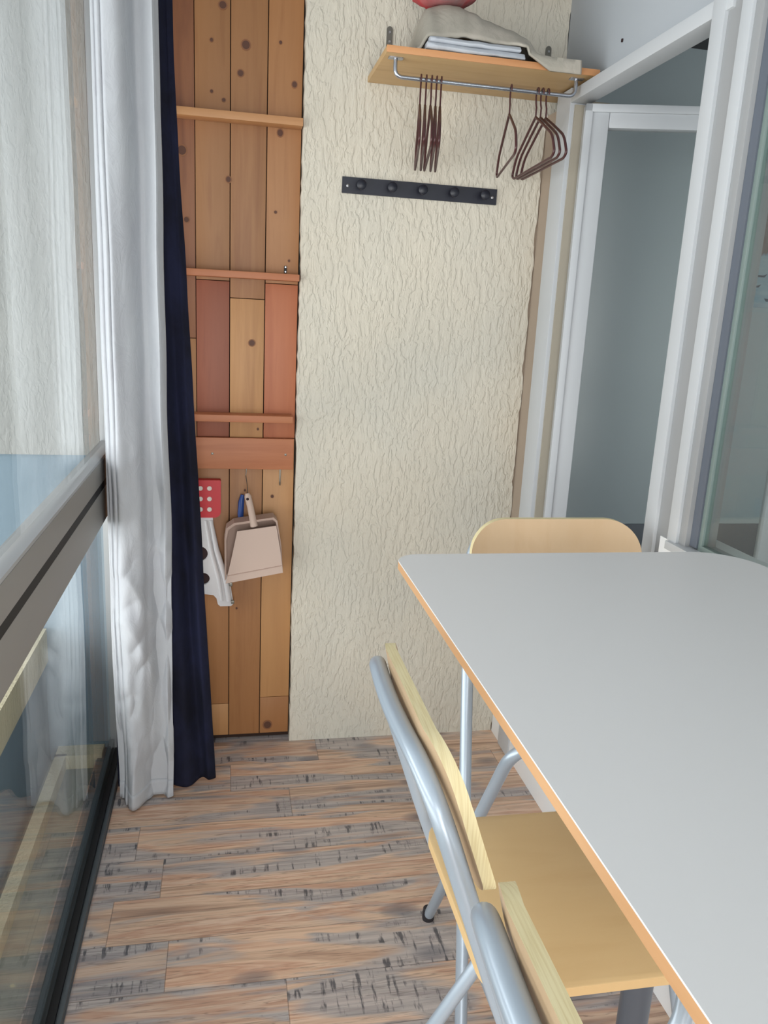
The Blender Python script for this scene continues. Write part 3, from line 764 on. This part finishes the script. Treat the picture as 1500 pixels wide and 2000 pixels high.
# ------------------------------------------------------------------ bar stool
def stool(label):
    t = thing('folding_stool', label, 'stool', (0, 0.882, 0), 0, 'folding bar stools around the table')
    # profile in local coords: +x forward, y sideways
    HT = 0.176                                   # half width of the back frame at the top
    def hw(z): return HT+max(0, (1.0-z))*0.055
    A = [(0.600, 0.0), (0.330, 0.680), (0.212, 1.024)]
    r = 0.0122
    left = [(x, hw(z), z) for x, z in A]
    pts = left+[(0.202, 0.0, 1.024)]+[(x, -hw(z), z) for x, z in reversed(A)]
    path = smooth_path(pts, [.12, .125, .08, .125, .12], 12)
    MB().tube(path, r, 18).build('back_frame', M_tube, t)
    # front/seat frame: rear feet up to the seat front, bends into a cross bar
    hb = 0.176
    B = [(0.190, 0.0), (0.580, 0.705)]
    pb = [(B[0][0], hb+.026, 0.0), (B[1][0], hb, B[1][1]), (B[1][0], -hb, B[1][1]), (B[0][0], -hb-.026, 0.0)]
    MB().tube(smooth_path(pb, .075, 10), r, 18).build('seat_frame', M_tube, t)
    # foot rest between the front legs (bowed forward) and rear stretcher
    zf = 0.235; xf = 0.600-0.235*(0.265/0.665)
    MB().tube(smooth_path([(xf, hw(zf), zf), (xf+.055, hw(zf)-.035, zf-.004), (xf+.055, -hw(zf)+.035, zf-.004), (xf, -hw(zf), zf)], .04, 6), 0.0090, 14).build('foot_rest', M_tube, t)
    MB().tube([(0.26, hb+.008, 0.127), (0.26, -hb-.008, 0.127)], 0.008, 12).build('stretcher', M_tube, t)
    for s in (1, -1):
        MB().lathe([(0.0135, -.002), (0.0145, .004), (.0135, .030), (.0115, .032)], (0.600-.004, s*(hw(0)-.001), 0.002), 'z', 16).build('rubber_foot', M_foot, t)
        MB().lathe([(0.0135, -.002), (0.0145, .004), (.0135, .030), (.0115, .032)], (0.190+.006, s*(hb+.026), 0.002), 'z', 16).build('rubber_foot', M_foot, t)
        # pivot bolts and seat brackets
        MB().lathe([(0.005, -.022), (0.005, .022)], (0.429, s*(hb+.030), 0.432), 'y', 12).build('pivot_bolt', M_steel, t)
        MB().box(0.545, 0.592, s*.13-.012, s*.13+.012, 0.705, 0.7165, .002).build('seat_bracket', M_tube, t)
    # seat: bent plywood
    ol = rrect(0.303, 0.610, -0.168, 0.168, (0.02, 0.05, 0.05, 0.02), 8)
    m = MB(); n = len(ol); nn = 14
    zt, zb = 0.730, 0.716
    def zz(x): return 0.004*((x-0.42)/.15)**2 if x < 0.42 else 0.0
    vs = []
    rings = [(1.0, zb), (1.0, zt-.001), (0.992, zt)]
    cx, cy = 0.45, 0
    for sc_, z in rings: vs += [(cx+(x-cx)*sc_, cy+(y-cy)*sc_, z+zz(x)) for x, y in ol]
    fs = [list(range(n)), [2*n+i for i in range(n)]]; fm = [0, 0]
    for k in range(2):
        for i in range(n): fs.append([k*n+i, k*n+(i+1) % n, (k+1)*n+(i+1) % n, (k+1)*n+i]); fm.append(1 if k == 0 else 0)
    m.v = [Vector(v) for v in vs]; m.f = fs; m.m = fm
    m.build('seat', [M_birch, M_plyseat], t)
    # backrest: curved plywood panel, rounded corners
    BW_ = 0.187; z0, z1 = 0.880, 1.052
    ol = rrect(-BW_, BW_, z0, z1, (0.075, 0.075, 0.03, 0.03), 10)
    def X(y, z, off):
        lean = lerp_tab([(0.86, 0.276), (0.95, 0.241), (1.0, 0.226), (1.06, 0.213)], z)
        return lean+0.020*(abs(y)/BW_)**2.2+off-.004
    # build grid faces clipped to outline: fan rings scaled from the outline
    cz = (z0+z1)/2; n = len(ol); K = 9; vs = []; fs = []; fm = []
    for side, off in ((0, 0.0), (1, 0.015)):
        for k in range(K+1):
            s_ = 1-k/K*0.999
            vs += [(X(y*s_, cz+(z-cz)*s_, off), y*s_, cz+(z-cz)*s_) for y, z in ol]
    def idx(side, k, i): return side*(K+1)*n+k*n+i % n
    for side in (0, 1):
        for k in range(K):
            for i in range(n): fs.append([idx(side, k, i), idx(side, k, i+1), idx(side, k+1, i+1), idx(side, k+1, i)]); fm.append(0)
    for i in range(n): fs.append([idx(0, 0, i), idx(0, 0, i+1), idx(1, 0, i+1), idx(1, 0, i)]); fm.append(1)
    m = MB(); m.v = [Vector(v) for v in vs]; m.f = fs; m.m = fm
    m.build('backrest', [M_birchback, M_ply], t)
    return t
s1 = stool('birch and silver folding stool at the long side of the table, its seat in view')
s1.location = (0, 0.888, 0)
s2 = dup(s1, (0, 0.888-0.50, 0), 0, 'nearest birch folding stool, only its backrest showing at the bottom edge')
s3 = dup(s1, (0.731, 1.855, 0), R(-90), 'birch folding stool at the far end of the table, facing the camera')
s3.scale = (1, 1.09, 1.02)

# ------------------------------------------------------------------ table
tb = thing('bar_table', 'tall white table with a birch edge pushed against the right-hand window', 'table', (0.67, 0.4, 0))
TX0, TX1, TY0, TY1 = 0.298-0.67, 0.988-0.67, -1.2, 1.345-0.4
ol = rrect(TX0, TX1, TY0, TY1, (0.10, 0.045, 0.045, 0.10), 12)
m = MB(); n = len(ol); vs = []; fs = []; fm = []
rings = [(0.0, 1.066), (0.0, 1.0795), (0.0008, 1.0805)]
cx = (TX0+TX1)/2; cy = (TY0+TY1)/2
for ins, z in rings: vs += [(x-ins*(1 if x > cx else -1), y-ins*(1 if y > cy else -1), z) for x, y in ol]
fs = [list(range(n)), [2*n+i for i in range(n)]]; fm = [0, 0]
for k in range(2):
    for i in range(n): fs.append([k*n+i, k*n+(i+1) % n, (k+1)*n+(i+1) % n, (k+1)*n+i]); fm.append(1 if k == 0 else 0)
m.v = [Vector(v) for v in vs]; m.f = fs; m.m = fm
m.build('table_top', [M_tabtop, M_tabedge], tb, smooth=True, a=30)
for y in (0.62, -0.75):
    MB().tube([(0.03, y, 0.02), (0.03, y, 1.062)], 0.026, 24).build('column', M_colgrey, tb)
    MB().prism(rrect(-.09, .15, y-.10, y+.10, .01, 3), 'z', 1.058, 1.066).build('mounting_plate', M_colgrey, tb)
    MB().box(-0.18, 0.24, y-.03, y+.03, 0.0, 0.025, .004).build('foot', M_colgrey, tb)
MB().box(0.125, 0.185, -0.75, 0.72, 0.025, 0.05, 0.004).box(0.153, 0.159, -0.75, 0.72, 0.05, 0.053, 0.001, 1).build('foot_beam', [M_colgrey, M_alul], tb)  # pale strip along the top is a highlight put into the colour

# ------------------------------------------------------------------ picture on the wall of the next room
pc = thing('wall_picture', 'picture of small boats on blue water under a brown shore, hung behind the right-hand glass', 'picture', (2.17, 2.95, 1.80))
def pic_mat():
    m = mat('painted_shore', S(110, 100, 98), 0.7); t = NT(m)
    tc = t.n('ShaderNodeTexCoord'); sp = t.n('ShaderNodeSeparateXYZ'); t.l(tc.outputs['Object'], sp.inputs[0])
    n = t.noise(t.coord((22, 1, 5)), 1.0, 4, .6); edge = t.math('ADD', sp.outputs['Z'], t.math('MULTIPLY', t.math('SUBTRACT', n, .5), .09))
    shore = t.ramp(n, [(.35, S(112, 98, 94)), (.6, S(150, 140, 138))])
    wat = t.ramp(t.noise(t.coord((6, 1, 30)), 1.0, 3), [(.4, S(150, 176, 190)), (.65, S(176, 196, 204))])
    t.color(t.mix(t.ramp(edge, [(0.0, BW[0]), (0.012, BW[1])]), wat, shore)); return m
MB().box(-0.20, 0.20, -0.012, -0.001, -0.195, 0.195, 0.001).build('print', pic_mat(), pc)
M_ink = mat('dark_blue_ink', S(70, 84, 100), .7)
for x, z, s in ((-.15, -.06, .8), (-.09, -.075, 1), (-.11, -.115, 1), (-.03, -.10, .9), (-.14, -.17, 1.3), (-.03, -.165, 1.4), (.06, -.08, 1), (.09, -.15, 1.2), (.14, -.11, 1)):
    MB().prism([(x-.022*s, z+.004*s), (x-.015*s, z-.004*s), (x+.016*s, z-.004*s), (x+.026*s, z+.009*s), (x+.01*s, z+.003*s)], 'y', -.0135, -.0118).build('painted_boat', M_ink, pc)
